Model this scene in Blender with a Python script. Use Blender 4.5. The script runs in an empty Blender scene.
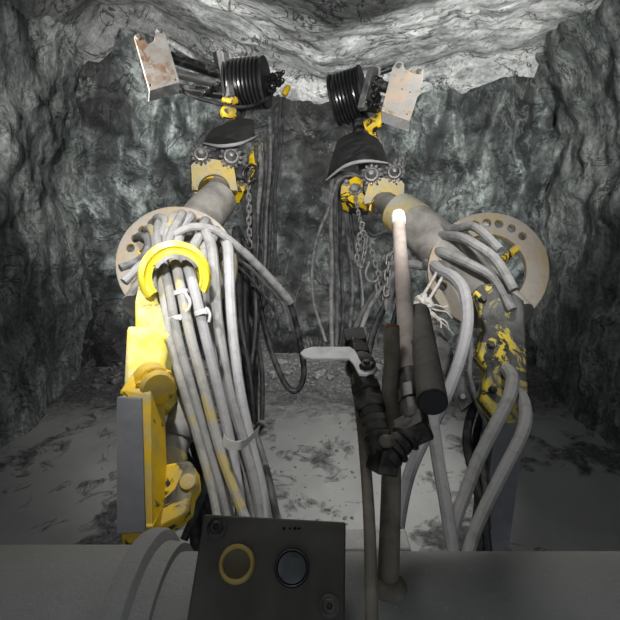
import bpy, bmesh, math, random
from mathutils import Vector, Matrix, noise
random.seed(7)
C = bpy.context.scene.collection
R = math.radians

# ------------------------------------------------------------------ camera
F = 460.0
PITCH = R(15)
CAM = Vector((0, 0, 2.6))
FWD = Vector((0, math.cos(PITCH), -math.sin(PITCH)))
UP = Vector((0, math.sin(PITCH), math.cos(PITCH)))
RT = Vector((1, 0, 0))
cd = bpy.data.cameras.new('camera'); cam = bpy.data.objects.new('camera', cd); C.objects.link(cam)
cam.location = CAM; cam.rotation_euler = (R(90) - PITCH, 0, 0)
cd.sensor_width = 36; cd.lens = F / 620 * 36; cd.clip_start = 0.02
bpy.context.scene.camera = cam

def ray(px, py): return FWD + RT * ((px - 310) / F) + UP * ((310 - py) / F)
def P(px, py, d): return CAM + ray(px, py) * d          # a measured image point at its true depth
class Plane:
    def __init__(s, a, b, c):
        a, b, c = P(*a), P(*b), P(*c)
        s.o = a; s.n = (b - a).cross(c - a).normalized()
        if s.n.dot(FWD) < 0: s.n = -s.n                # normal points away from the viewer
    def at(s, px, py):
        r = ray(px, py); return CAM + r * ((s.o - CAM).dot(s.n) / r.dot(s.n))

# ------------------------------------------------------------------ materials
class NT:
    def __init__(s, name):
        s.m = bpy.data.materials.new(name); s.m.use_nodes = True
        s.t = s.m.node_tree; s.b = s.t.nodes['Principled BSDF']
        s.tc = s.t.nodes.new('ShaderNodeTexCoord')
    def n(s, typ, ins=None, **kw):
        x = s.t.nodes.new('ShaderNode' + typ)
        for k, v in kw.items(): setattr(x, k, v)
        for k, v in (ins or {}).items(): s.set(x.inputs[k], v)
        return x
    def set(s, sock, v):
        if hasattr(v, 'is_output'): s.t.links.new(v, sock)
        else:
            if isinstance(v, tuple) and len(v) == 3 and sock.type == 'RGBA': v = v + (1,)
            sock.default_value = v
    def noise(s, scale, detail=6, dist=0, vec=None, rough=.55):
        return s.n('TexNoise', {'Vector': vec or s.tc.outputs['Object'], 'Scale': scale, 'Detail': detail, 'Distortion': dist, 'Roughness': rough}).outputs['Fac']
    def mapv(s, scale=(1,1,1), rot=(0,0,0)):
        return s.n('Mapping', {'Vector': s.tc.outputs['Object'], 'Scale': scale, 'Rotation': rot}).outputs['Vector']
    def rng(s, v, a, b, c=0., d=1.):
        return s.n('MapRange', {'Value': v, 'From Min': a, 'From Max': b, 'To Min': c, 'To Max': d}).outputs['Result']
    def math(s, op, a, b=0.):
        return s.n('Math', {0: a, 1: b}, operation=op).outputs[0]
    def mix(s, f, a, b, blend='MIX'):
        x = s.n('Mix', data_type='RGBA', blend_type=blend)
        s.set(x.inputs[0], f); s.set(x.inputs[6], a); s.set(x.inputs[7], b); return x.outputs[2]
    def ramp(s, f, stops):
        x = s.n('ValToRGB', {'Fac': f}); e = x.color_ramp.elements
        while len(e) < len(stops): e.new(.5)
        for el, (p, c) in zip(e, stops): el.position = p; el.color = tuple(c) + (1,)
        return x.outputs['Color']
    def bump(s, h, st=.3, dist=.01):
        x = s.n('Bump', {'Height': h, 'Strength': st, 'Distance': dist}); s.set(s.b.inputs['Normal'], x.outputs['Normal'])
    def out(s, col, rough=.6, metal=0., spec=.5):
        s.set(s.b.inputs['Base Color'], col); s.set(s.b.inputs['Roughness'], rough)
        s.set(s.b.inputs['Metallic'], metal); s.set(s.b.inputs['Specular IOR Level'], spec); return s.m

def dusty(name, base, dust=(.34, .325, .305), amt=.5, rough=.6, metal=0., scale=9., chips=None, chip_amt=.0, dust_or_glow=None, bump=.15):
    k = NT(name)
    g = k.n('NewGeometry'); nz = k.n('SeparateXYZ', {0: g.outputs['Normal']}).outputs['Z']
    up = k.rng(nz, -.6, 1., -.35, .45)
    nn = k.noise(scale, 8, .6)
    f = k.math('ADD', k.rng(nn, .35, .68, -.5, .5), k.math('ADD', up, amt))
    f = k.n('Clamp', {'Value': f}).outputs[0]
    col = k.mix(k.noise(scale * 3, 4), tuple(c * .8 for c in base), tuple(min(1, c * 1.15) for c in base))
    if chips:
        ch = k.rng(k.noise(scale * 1.3, 9, 1.2, rough=.65), .60 - chip_amt * .3, .63 - chip_amt * .3)
        col = k.mix(ch, col, chips)
    d = k.mix(k.noise(scale * 6, 5), tuple(c * .78 for c in dust), tuple(c * 1.15 for c in dust))
    if dust_or_glow: d = k.mix(k.rng(k.noise(scale * .5, 3), .48, .6), d, dust_or_glow)
    col = k.mix(f, col, d)
    r = k.rng(f, 0., 1., rough, .9)
    k.bump(k.noise(scale * 7, 6), bump, .004)
    return k.out(col, r, k.rng(f, 0., 1., metal, 0.) if metal else 0., .4)

def rock(name, stops, sc=1., crack=.5, vein=(.3, .32, .31), vein_amt=.6, rot=(0, .5, .3), wet=.55, zone=None, crack_col=(.012, .013, .013), stretch=(1.7, 1.7, .6), patch=0.):
    k = NT(name)
    v = k.mapv(stretch, rot)
    big = k.noise(.9 * sc, 4, .4)
    st = k.noise(2.1 * sc, 10, 1.3, v, .57)
    fine = k.noise(17 * sc, 8, .5, None, .7)
    a = k.math('ADD', k.math('MULTIPLY', st, .68), k.math('MULTIPLY', big, .32))
    a = k.math('ADD', a, k.math('MULTIPLY', k.math('SUBTRACT', fine, .5), .28))
    col = k.ramp(k.rng(a, .33, .67), stops)
    if patch:
        pt = k.rng(k.noise(.55, 5, .8, k.mapv((1.3, 1, .9), (.2, .4, .1))), .40, .60, 1 - patch, 1.25)
        cc = k.n('CombineXYZ', {0: pt, 1: pt, 2: pt}).outputs[0]
        col = k.mix(1., col, cc, 'MULTIPLY')
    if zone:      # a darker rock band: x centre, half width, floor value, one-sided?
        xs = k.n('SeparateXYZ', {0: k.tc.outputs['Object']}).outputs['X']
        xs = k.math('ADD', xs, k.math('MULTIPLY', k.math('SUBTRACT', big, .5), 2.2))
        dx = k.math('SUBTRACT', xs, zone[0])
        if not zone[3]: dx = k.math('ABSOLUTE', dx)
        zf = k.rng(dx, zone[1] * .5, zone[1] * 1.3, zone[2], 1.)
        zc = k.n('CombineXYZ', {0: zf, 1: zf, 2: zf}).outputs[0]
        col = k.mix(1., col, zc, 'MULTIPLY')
    rid = k.math('ABSOLUTE', k.math('SUBTRACT', k.noise(1.5 * sc, 6, .9, k.mapv((1., 1., 1.3), (.3, .2, .9)), .6), .5))
    c1 = k.math('MULTIPLY', k.rng(rid, .0, .013, 1., 0.), k.rng(k.noise(1.3, 2), .36, .50, 0., crack))
    vd = k.math('ABSOLUTE', k.math('SUBTRACT', k.noise(1.15 * sc, 8, 1.6, k.mapv((1.6, 1.6, .6), (.1, -.35, .4)), .65), .52))
    v1 = k.math('MULTIPLY', k.rng(vd, .0, .02, 1., 0.), k.rng(k.noise(1.7, 3), .45, .62, 0., vein_amt))
    col = k.mix(v1, col, vein)
    col = k.mix(c1, col, crack_col)
    rd2 = k.math('ABSOLUTE', k.math('SUBTRACT', k.noise(.75 * sc, 5, .7, k.mapv((1., 1.6, 1.), (.5, .1, 1.7)), .55), .5))
    c2 = k.math('MULTIPLY', k.rng(rd2, .0, .006, 1., 0.), crack * .9)
    col = k.mix(c2, col, crack_col)
    col = k.mix(1., col, k.ramp(k.rng(fine, .3, .7), [(0, (.62, .62, .62)), (.5, (1., 1., 1.)), (1, (1.25, 1.25, 1.25))]), 'MULTIPLY')
    h = k.math('SUBTRACT', k.math('ADD', a, k.math('MULTIPLY', fine, .4)), k.math('MULTIPLY', c1, .6))
    k.bump(h, .7, .04)
    return k.out(col, k.rng(st, .35, .65, wet + .2, wet - .1), 0., .5)

M = {}
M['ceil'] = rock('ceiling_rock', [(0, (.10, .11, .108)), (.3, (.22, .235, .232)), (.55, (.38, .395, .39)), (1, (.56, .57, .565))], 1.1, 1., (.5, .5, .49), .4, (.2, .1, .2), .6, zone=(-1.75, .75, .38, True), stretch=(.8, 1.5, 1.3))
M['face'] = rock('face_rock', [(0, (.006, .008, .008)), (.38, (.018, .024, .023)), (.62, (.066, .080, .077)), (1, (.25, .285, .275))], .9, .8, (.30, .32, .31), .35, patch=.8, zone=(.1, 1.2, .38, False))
M['side'] = rock('side_rock', [(0, (.045, .052, .05)), (.4, (.10, .115, .11)), (.65, (.19, .205, .2)), (1, (.36, .38, .37))], 1.1, .8, (.35, .37, .36), .5, (.6, .1, .0), .7)

def mud():
    k = NT('wet_grey_mud')
    big = k.noise(1.15, 5, .6)
    fine = k.noise(20, 9, .6, None, .7)
    mid = k.noise(5., 7, 1., None, .65)
    slime = k.mix(mid, (.27, .275, .27), (.36, .362, .355))
    grit = k.ramp(fine, [(.3, (.02, .021, .021)), (.5, (.075, .078, .078)), (.78, (.25, .25, .245))])
    f = k.rng(k.math('ADD', big, k.math('MULTIPLY', k.math('SUBTRACT', mid, .5), .6)), .53, .63)
    y = k.n('SeparateXYZ', {0: k.tc.outputs['Object']}).outputs['Y']
    f = k.math('MAXIMUM', f, k.rng(k.math('ADD', y, k.math('MULTIPLY', mid, 1.4)), 5.5, 6.1))
    col = k.mix(f, slime, grit)
    k.bump(k.math('MULTIPLY', k.math('ADD', fine, mid), f), .6, .03)
    return k.out(col, k.rng(f, 0., 1., .38, .85), 0., .5)
M['mud'] = mud()
M['stone'] = dusty('rubble_stone', (.08, .085, .085), (.22, .22, .215), .2, .8, scale=14)
def hose_mat(name, base, dust, amt, stain=None):
    k = NT(name)
    nn = k.noise(22, 6, .5); n2 = k.noise(90, 4)
    g = k.n('NewGeometry'); nz = k.n('SeparateXYZ', {0: g.outputs['Normal']}).outputs['Z']
    f = k.n('Clamp', {'Value': k.math('ADD', k.rng(nn, .35, .65, -.35, .35), k.math('ADD', k.rng(nz, -1, 1, -.12, .25), amt))}).outputs[0]
    d = k.mix(n2, tuple(c * .85 for c in dust), tuple(c * 1.12 for c in dust))
    col = k.mix(f, base, d)
    if stain: col = k.mix(k.rng(k.noise(11, 4, .4), .52, .60), col, stain)
    k.bump(n2, .15, .002)
    return k.out(col, k.rng(f, 0, 1, .45, .85), 0., .4)
M['hose'] = hose_mat('dusty_grey_hose', (.11, .11, .112), (.34, .335, .33), .75)
M['hose_pale'] = hose_mat('pale_dusty_hose', (.22, .22, .235), (.40, .395, .405), .8)
M['hose_stain'] = hose_mat('yellow_stained_hose', (.17, .165, .15), (.42, .41, .39), .75, (.52, .43, .19))
M['hose_dark'] = hose_mat('dark_grey_hose', (.018, .018, .020), (.13, .13, .132), .28)
M['hose_black'] = hose_mat('black_rubber_hose', (.008, .008, .009), (.075, .075, .078), .08)
M['hose_mid'] = hose_mat('half_dusty_hose', (.045, .045, .047), (.24, .24, .24), .45)
k = NT('wet_black_coil'); M['coil'] = k.out(k.mix(k.noise(12, 5), (.006, .006, .007), (.022, .023, .024)), .26, 0., .8)
M['yellow'] = dusty('yellow_paint', (.86, .56, .012), (.50, .44, .27), .02, .42, 0, 7, (.05, .042, .03), .0)
M['yellow_lit'] = dusty('lit_yellow_paint', (.90, .74, .06), (.84, .78, .42), .22, .4, 0, 9, (.20, .15, .04), -.02)  # lit copy of the yellow paint, washed-out highlight put into its colour
M['yellow_chip'] = dusty('chipped_yellow_paint', (.84, .56, .015), (.40, .37, .26), .03, .5, 0, 7, (.02, .019, .017), .32)
M['yellow_dust'] = dusty('dust_coated_yellow', (.66, .47, .06), (.44, .42, .34), .58, .6, 0, 13, (.13, .11, .07), .0)
M['boom'] = dusty('dusty_boom_steel', (.20, .19, .175), (.43, .41, .375), .55, .6, .2, 8, (.45, .33, .06), -.1)
M['ring'] = dusty('dusty_guide_ring', (.45, .33, .10), (.43, .385, .33), .80, .6, 0, 7, (.30, .16, .05), -.1)
M['rusty'] = dusty('rust_stained_plate', (.46, .42, .38), (.52, .50, .47), .32, .55, .25, 6, (.36, .21, .12), .3, dust_or_glow=(.42, .29, .19))
M['steel'] = dusty('dirty_steel', (.20, .20, .20), (.36, .35, .34), .25, .4, .55, 14)
M['steel_dark'] = dusty('dark_oily_steel', (.028, .029, .03), (.20, .195, .19), .12, .35, .5, 16)
M['rubber'] = dusty('black_rubber_sheet', (.010, .010, .011), (.06, .06, .06), .1, .6, 0, 10)
M['edge'] = dusty('worn_pale_edge', (.32, .32, .33), (.42, .42, .42), .4, .6, 0, 20)
M['panel'] = dusty('grey_panel_paint', (.046, .042, .036), (.095, .087, .077), .2, .55, 0, 10, bump=.1)
M['post'] = dusty('grey_post_and_shade', (.16, .165, .18), (.26, .26, .27), .1, .6, 0, 6)  # grey paint of the posts, also the shade on the yellow post's front
M['sand'] = None
k = NT('gritty_dusty_drum')
n1 = k.noise(120, 6, 0, None, .75); n2 = k.noise(7, 5)
k.bump(n1, .8, .006)
M['sand'] = k.out(k.mix(k.rng(n1, .63, .72), k.mix(n2, (.28, .28, .275), (.42, .42, .41)), (.66, .66, .65)), .9, 0., .3)
M['pipe'] = dusty('brown_grey_pipe', (.12, .105, .078), (.26, .235, .19), .22, .6, .1, 18)
M['pipe_in'] = dusty('rusty_pipe_inside', (.16, .06, .025), (.2, .1, .05), .1, .8, 0, 20)
M['rod'] = dusty('pale_brown_rod', (.30, .23, .19), (.52, .46, .42), .35, .5, 0, 16)
M['white'] = dusty('white_paint_and_glare', (.80, .80, .79), (.55, .55, .54), -.1, .4, 0, 18)  # paint of the lever; on the rod tip it stands for lamp glare
M['grip'] = dusty('matt_black_grip', (.055, .052, .045), (.14, .13, .115), .15, .75, 0, 20)
k = NT('grip_end'); M['grip_end'] = k.out((.006, .006, .006), .7)
M['fit'] = dusty('black_steel_fitting', (.020, .019, .017), (.14, .128, .115), .10, .38, .4, 20)
M['tie'] = dusty('grey_cable_tie', (.66, .65, .64), (.55, .54, .53), .1, .6, 0, 20)
M['rag'] = dusty('dirty_white_rag', (.55, .52, .48), (.42, .40, .37), .2, .95, 0, 30)
k = NT('faded_yellow_plastic'); M['byellow'] = k.out(k.mix(k.noise(60, 4), (.27, .20, .05), (.42, .32, .10)), .4)
k = NT('brown_cap'); M['bcap'] = k.out(k.mix(k.noise(40, 4), (.055, .042, .02), (.10, .08, .04)), .5)
k = NT('black_plastic'); M['black'] = k.out((.006, .0065, .008), .7, 0., .12)
k = NT('brushed_bezel'); M['bezel'] = k.out(k.mix(k.noise(60, 4), (.12, .13, .14), (.30, .31, .32)), .35, .8)
k = NT('hole_dark'); M['hole'] = k.out((.008, .008, .008), .9)

# ------------------------------------------------------------------ mesh helpers
def spline(pts, step=6):
    n = len(pts)
    if n < 3: return [tuple(p) for p in pts]
    out = []
    for i in range(n - 1):
        p0, p1, p2, p3 = pts[max(i - 1, 0)], pts[i], pts[i + 1], pts[min(i + 2, n - 1)]
        for s in range(step):
            t = s / step
            out.append(tuple(.5 * ((2 * b) + (c - a) * t + (2 * a - 5 * b + 4 * c - d) * t * t + (3 * b - a - 3 * c + d) * t ** 3) for a, b, c, d in zip(p0, p1, p2, p3)))
    out.append(tuple(pts[-1])); return out

def sweep(bm, pts, rad, n=10, caps=True, closed=False):
    """round tube through world points; rad = number or list"""
    pts = [Vector(p) for p in pts]; m = len(pts)
    rad = [rad] * m if not isinstance(rad, (list, tuple)) else rad
    tang = []
    for i in range(m):
        a = pts[(i - 1) % m] if (closed or i > 0) else pts[0]
        b = pts[(i + 1) % m] if (closed or i < m - 1) else pts[-1]
        tang.append((b - a).normalized())
    u = tang[0].orthogonal().normalized(); rings = []
    for i in range(m):
        u = (u - tang[i] * u.dot(tang[i])).normalized(); w = tang[i].cross(u)
        rings.append([bm.verts.new(pts[i] + (u * math.cos(2 * math.pi * j / n) + w * math.sin(2 * math.pi * j / n)) * rad[i]) for j in range(n)])
    for i in range(m if closed else m - 1):
        A, B = rings[i], rings[(i + 1) % m]
        off = 0
        if closed and i == m - 1:
            off = min(range(n), key=lambda o: (A[0].co - B[o].co).length)
        for j in range(n):
            bm.faces.new((A[j], A[(j + 1) % n], B[(j + 1 + off) % n], B[(j + off) % n]))
    if caps and not closed:
        bm.faces.new(rings[0][::-1]); bm.faces.new(rings[-1])

def frame(o, z, x=None):
    z = Vector(z).normalized()
    x = Vector(x) if x is not None else z.orthogonal()
    x = (x - z * x.dot(z)).normalized(); y = z.cross(x)
    return Matrix(((x.x, y.x, z.x, o[0]), (x.y, y.y, z.y, o[1]), (x.z, y.z, z.z, o[2]), (0, 0, 0, 1)))

def lathe(bm, prof, fr, n=20, a0=0., a1=None, caps=True):
    """profile [(r,z)] turned about the frame's z"""
    full = a1 is None; k = n if full else n + 1
    a1 = 2 * math.pi if full else a1
    rings = [[bm.verts.new(fr @ Vector((r * math.cos(a0 + (a1 - a0) * j / n), r * math.sin(a0 + (a1 - a0) * j / n), z))) for j in range(k)] for r, z in prof]
    for A, B in zip(rings, rings[1:]):
        for j in range(n):
            bm.faces.new((A[j], A[(j + 1) % k], B[(j + 1) % k], B[j]))
    if full and caps:
        for r in (rings[0], rings[-1]):
            if (r[0].co - r[1].co).length > 1e-6: bm.faces.new(r)
    if not full and caps:
        for j in (0, -1):
            if len(prof) > 2: bm.faces.new([r[j] for r in rings])

def box(bm, fr, sx, sy, sz):
    """box centred on the frame"""
    v = [bm.verts.new(fr @ Vector((x * sx / 2, y * sy / 2, z * sz / 2))) for x in (-1, 1) for y in (-1, 1) for z in (-1, 1)]
    for q in ((0, 1, 3, 2), (4, 6, 7, 5), (0, 4, 5, 1), (2, 3, 7, 6), (0, 2, 6, 4), (1, 5, 7, 3)): bm.faces.new([v[i] for i in q])

def plate(bm, loops, n, th):
    """outline loop + hole loops (world points on a plane) extruded th along n"""
    b = bmesh.new(); edges = []
    for lp in loops:
        vs = [b.verts.new(p) for p in lp]
        for i in range(len(vs)): edges.append(b.edges.new((vs[i], vs[(i + 1) % len(vs)])))
    bmesh.ops.triangle_fill(b, use_beauty=True, use_dissolve=False, edges=edges)
    r = bmesh.ops.extrude_face_region(b, geom=list(b.faces))
    for v in r['geom']:
        if isinstance(v, bmesh.types.BMVert): v.co += n * th
    bmesh.ops.recalc_face_normals(b, faces=b.faces)
    me = bpy.data.meshes.new('tmp'); b.to_mesh(me); b.free(); bm.from_mesh(me); bpy.data.meshes.remove(me)

def arc(cx, cy, rx, ry, a0, a1, n): return [(cx + rx * math.cos(R(a0 + (a1 - a0) * i / n)), cy - ry * math.sin(R(a0 + (a1 - a0) * i / n))) for i in range(n + 1)]
def circ(cx, cy, rx, ry=None, n=10): return arc(cx, cy, rx, ry or rx, 0, 360, n)[:-1]

def link(name, bm, mat, parent=None, bevel=0., smooth=35, label=None):
    bmesh.ops.recalc_face_normals(bm, faces=bm.faces)
    me = bpy.data.meshes.new(name)
    o = bpy.data.objects.new(name, me); C.objects.link(o)
    if parent is None:
        xs = [v.co for v in bm.verts]
        L = Vector(((min(v.x for v in xs) + max(v.x for v in xs)) / 2, (min(v.y for v in xs) + max(v.y for v in xs)) / 2, min(v.z for v in xs)))
        o.location = L; o['w'] = tuple(L)
    else:
        L = Vector(parent['w']); o.parent = parent; o['w'] = tuple(L)
    bmesh.ops.translate(bm, vec=-L, verts=bm.verts)
    bm.to_mesh(me); bm.free()
    me.materials.append(mat)
    if smooth:
        for p in me.polygons: p.use_smooth = True
        me.set_sharp_from_angle(angle=R(smooth))
    if bevel:
        m = o.modifiers.new('bevel', 'BEVEL'); m.width = bevel; m.segments = 2; m.limit_method = 'ANGLE'; m.angle_limit = R(40)
    if label: o['label'] = label
    return o
def tag(o, label, cat, group=None):
    o['label'] = label; o['category'] = cat
    if group: o['group'] = group
    return o
def thing(name, label, cat, loc, group=None):
    o = bpy.data.objects.new(name, None); C.objects.link(o); o.location = loc; o['w'] = tuple(loc); o.empty_display_size = .05
    return tag(o, label, cat, group)
def BM(): return bmesh.new()
def part(name, fn, mat, parent, bevel=0., smooth=35, label=None):
    bm = BM(); fn(bm); return link(name, bm, mat, parent, bevel, smooth, label)

def pxs(pts, dw=None, step=6):
    """[(px,py,d[,width px])] -> world points, radii"""
    dw = dw or 6
    q = [p if len(p) == 4 else (p[0], p[1], p[2], dw) for p in pts]
    s = spline(q, step)
    return [P(a, b, c) for a, b, c, w in s], [w * c / F / 2 for a, b, c, w in s]
def tube(bm, pts, w=None, n=10, step=6):
    p, r = pxs(pts, w, step); sweep(bm, p, r, n)
gL = 'grey hoses of the left bundle'
def hose(label, pts, w, mat, group, cat='hose', name='hydraulic_hose', n=10, ferrule=False):
    if group == gL: w *= .9
    bm = BM(); tube(bm, pts, w, n)
    o = link(name, bm, mat); tag(o, label, cat, group)
    if ferrule:
        p, r = pxs(pts, w)
        part('ferrule', lambda b: sweep(b, [p[0] + (p[1] - p[0]) * t for t in (0., .4, .8)], r[0] * 1.18, 10), M['steel'], o)
    return o

# ------------------------------------------------------------------ the drift: floor, ceiling, walls
def fbm(p, s, o=4): return noise.fractal(Vector(p) * s, 1.0, 2.0, o)
def grid(name, nu, nv, fn, mat):
    bm = BM()
    v = [[bm.verts.new(fn(i / nu, j / nv)) for j in range(nv + 1)] for i in range(nu + 1)]
    for i in range(nu):
        for j in range(nv): bm.faces.new((v[i][j], v[i + 1][j], v[i + 1][j + 1], v[i][j + 1]))
    me = bpy.data.meshes.new(name); bm.to_mesh(me); bm.free()
    o = bpy.data.objects.new(name, me); C.objects.link(o); me.materials.append(mat)
    for p in me.polygons: p.use_smooth = True
    o['kind'] = 'structure'; return o
def f_floor(u, v):
    x, y = -4 + 8 * u, -1.5 + 9 * v
    z = .03 * fbm((x, y, 1), 1.1)
    z += max(0, (y - 5.5)) * .22 + max(0, y - 5.2) * .12 * max(0, fbm((x, y, 4), 2.3)) + .015 * fbm((x, y, 9), 7) * min(1, max(.15, y - 5))
    return Vector((x, y, z))
grid('floor', 130, 150, f_floor, M['mud'])
def f_ceil(u, v):
    x, y = -4 + 8 * u, -1.5 + 9 * v
    s = abs(x - .15)
    z = 3.86 + (.48 if x < .15 else .24) * min(1.6, (s / 1.4) ** 1.3)
    z -= max(0, s - 2.6) * .9
    z -= max(0, y - 6.2) * .8
    z += .15 * fbm((x, y, 3), .9) + .022 * fbm((x * .6, y * 1.2, 8), 3)
    rid = abs(noise.noise(Vector((x * .8, y * 1.3, 5.))))
    z += .03 * max(0, 1 - rid * 14)
    return Vector((x, y, max(z, 3.3)))
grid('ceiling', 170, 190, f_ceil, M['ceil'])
def f_back(u, v):
    x, z = -4 + 8 * u, -.6 + 5.6 * v
    y = 6.65 - .25 * max(0, abs(x) - 2) + .28 * fbm((x, z, 2), .8) + .09 * fbm((x, z, 7), 3.2, 5)
    y -= .25 * max(0, .9 - z)
    return Vector((x, y, z))
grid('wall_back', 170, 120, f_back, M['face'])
def side(sx):
    def f(u, v):
        y, z = -1.5 + 9 * u, -.5 + 5.2 * v
        x = 3.15 + .16 * fbm((sx * 5, y, z), .8) + .07 * fbm((sx * 9, y, z), 3.) - .10 * max(0, z - 2.4) ** 2
        return Vector((sx * x, y, z))
    return f
grid('wall_left', 150, 90, side(-1), M['side'])
grid('wall_right', 150, 90, side(1), M['side'])

# loose rubble along the foot of the face
bm = BM()
for i in range(420):
    x = random.uniform(-2.9, 2.9)
    if i < 300: y = 6.2 - abs(random.gauss(0, .42))
    else:
        cx, cy, s = random.choice(((.05, 3.6, .3), (.35, 3.2, .22), (-.1, 4.2, .4), (.5, 4.3, .35), (1.1, 4.5, .5), (-1.2, 4.4, .5)))
        x, y = random.gauss(cx, s), random.gauss(cy, s)
    if y < 2.4: continue
    s = random.choice((.012, .018, .025, .04)) * (1.7 if y > 5.6 else .45)
    zf = f_floor((x + 4) / 8, (y + 1.5) / 9).z
    r = bmesh.ops.create_icosphere(bm, subdivisions=1, radius=s)
    sc = Vector((random.uniform(.7, 1.5), random.uniform(.7, 1.3), random.uniform(.4, .8)))
    rot = Matrix.Rotation(random.uniform(0, 6), 3, 'Z')
    for v in r['verts']:
        c = rot @ Vector((v.co.x * sc.x, v.co.y * sc.y, v.co.z * sc.z)) * (1 + .35 * noise.noise(v.co * 60 + Vector((i, 0, 0))))
        v.co = c + Vector((x, y, zf + s * .2))
o = link('rubble', bm, M['stone'], smooth=0); o['kind'] = 'stuff'; tag(o, 'loose grey stones scattered over the muddy floor and along the foot of the rock face', 'rubble')

# ------------------------------------------------------------------ drilling booms
def boom(S):
    L = S['root']
    t = thing('drilling_boom', S['label'], 'drilling boom', P(*L), 'the two drilling booms')
    D = S
    # --- boom tube
    tb = part('boom_tube', lambda b: tube(b, D['tube'], n=24, step=4), D['tube_mat'], t)
    if 'sleeve' in D: part('end_sleeve', lambda b: tube(b, D['sleeve'], n=24), M['yellow_dust'], tb)
    part('inner_tube', lambda b: tube(b, D['inner'], n=20), M['boom'], t)
    part('head_mount', lambda b: tube(b, D['mount'], n=16), M['steel_dark'], t)
    # --- yellow arched clamp plate
    pl = Plane(*D['clamp_plane'])
    cx, cy, rx, ry = D['clamp_hole']
    outl = D['clamp_out'] + [(x, y) for x, y in arc(cx, cy, rx, ry, D['clamp_a'][0], D['clamp_a'][1], 14)]
    loops = [[pl.at(*q) for q in outl]] + [[pl.at(*q) for q in circ(h[0], h[1], 1.2, n=8)] for h in D['clamp_holes']]
    cl = part('clamp_plate', lambda b: plate(b, loops, pl.n, .05), M['yellow_dust'], t, .004)
    c0 = pl.at(cx, cy); d0 = (c0 - CAM).dot(FWD)
    rr = rx * d0 / F
    part('clamp_sleeve', lambda b: lathe(b, [(rr * 1.0, .051), (rr * 1.0, .30), (rr * 1.12, .30), (rr * 1.12, .051), (rr, .051)], frame(c0, pl.n, -RT), 18, R(-8), R(188)), M['yellow'], t)
    # --- housing behind the clamp
    hb = D['house']
    def fh(b):
        q = [pl.at(*p) + pl.n * .052 for p in hb]; plate(b, [q], pl.n, .28)
    part('clamp_housing', fh, M['steel_dark'], t, .01)
    # --- two toothed locking rings on top of the clamp
    for (gx, gy, gr) in D['gears']:
        g0 = pl.at(gx, gy) - pl.n * .01; r = gr * d0 / F
        def fg(b):
            fr = frame(g0, -pl.n, RT)
            lathe(b, [(r * .95, -.05), (r * .95, .0), (r * .8, .012), (r * .62, .014), (r * .5, .035), (r * .25, .05), (.001, .053)], fr, 20)
            for i in range(12):
                a = 2 * math.pi * i / 12; dv = fr.to_3x3() @ Vector((math.cos(a), math.sin(a), 0))
                lathe(b, [(.011, r * .85), (.011, r * 1.12), (.009, r * 1.18), (.006, r * 1.3)], frame(g0 + pl.n * .012, dv), 6)
        part('locking_ring', fg, M['steel'], t)
    # --- side bracket, chipped yellow
    sp = Plane(*D['side_plane'])
    sb = part('side_bracket', lambda b: plate(b, [[sp.at(*q) for q in D['side_out']]], sp.n, .12), M['yellow_chip'], t, .006)
    for (bx, by, br) in D['side_bolts']:
        part('bolt', lambda b: lathe(b, [(br * 1.5, 0), (br * 1.5, .008), (br, .008), (br, .03), (br * .7, .034)], frame(sp.at(bx, by), -sp.n), 6), M['steel'], sb)
    for (q, w) in D.get('hoops', []):
        part('hose_hoop', lambda b: tube(b, q, w, 10), M['steel_dark'], sb)
    # --- rubber hood with a pale worn lip
    def hood(b, lo=0., hi=1., lift=0.):
        lip = spline([(x, y, d) for x, y, d in D['lip']], 6); top = spline([(x, y, d) for x, y, d in D['hood_top']], 6)
        rows = []
        for i in range(len(lip)):
            a, c = P(*lip[i]), P(*top[i])
            mid = (a + c) / 2 + Vector((0, -.05, .05))
            row = []
            for j in range(9):
                s = lo + (hi - lo) * j / 8
                row.append(a * (1 - s) ** 2 + mid * 2 * s * (1 - s) + c * s * s)
            rows.append(row)
        vs = [[b.verts.new(p) for p in r] for r in rows]
        fs = [b.faces.new((vs[i][j], vs[i + 1][j], vs[i + 1][j + 1], vs[i][j + 1])) for i in range(len(vs) - 1) for j in range(8)]
        r = bmesh.ops.extrude_face_region(b, geom=fs)
        for v in r['geom']:
            if isinstance(v, bmesh.types.BMVert): v.co += Vector((0, .01, -.012))
    hd = part('rubber_hood', hood, M['rubber'], t)
    lp = [P(*p) for p in spline(D['lip'], 8)]
    part('lip', lambda b: sweep(b, lp, [.004 + .006 * math.sin(math.pi * i / (len(lp) - 1)) for i in range(len(lp))], 8), M['edge'], hd, label='pale worn edge of the hood')
    # --- wound hose reel
    a, c = P(*D['reel'][0]), P(*D['reel'][1]); ax = (c - a).normalized(); Rr = D['reel_r']
    nT = D['turns']
    core = part('reel_drum', lambda b: lathe(b, [(Rr * 1.04, -.03), (Rr * 1.04, -.012), (Rr * .86, -.01), (Rr * .86, (c - a).length + .01), (Rr * 1.02, (c - a).length + .012), (Rr * 1.02, (c - a).length + .03)], frame(a, ax), 32), M['rubber'], t)
    fr = frame(a, ax); ln = (c - a).length
    pts = [fr @ Vector((Rr * .96 * math.cos(R(q)), Rr * .96 * math.sin(R(q)), ln * q / (360 * nT))) for q in range(0, 360 * nT + 1, 12)]
    part('wound_hose', lambda b: sweep(b, pts, ln / nT * .46, 8), M['coil'], core)
    # --- reel bracket (edge-on plate) and bars to the saddle plate
    bp = Plane(*D['bracket_plane'])
    part('reel_bracket', lambda b: plate(b, [[bp.at(*q) for q in D['bracket_out']]], bp.n, .05), M['steel'], t, .006)
    for (p0, p1, w, mt) in D['bars']:
        part('tie_bar', lambda b: tube(b, [p0, ((p0[0] + p1[0]) / 2, (p0[1] + p1[1]) / 2, (p0[2] + p1[2]) / 2), p1], w, 12), M[mt], t)
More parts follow.
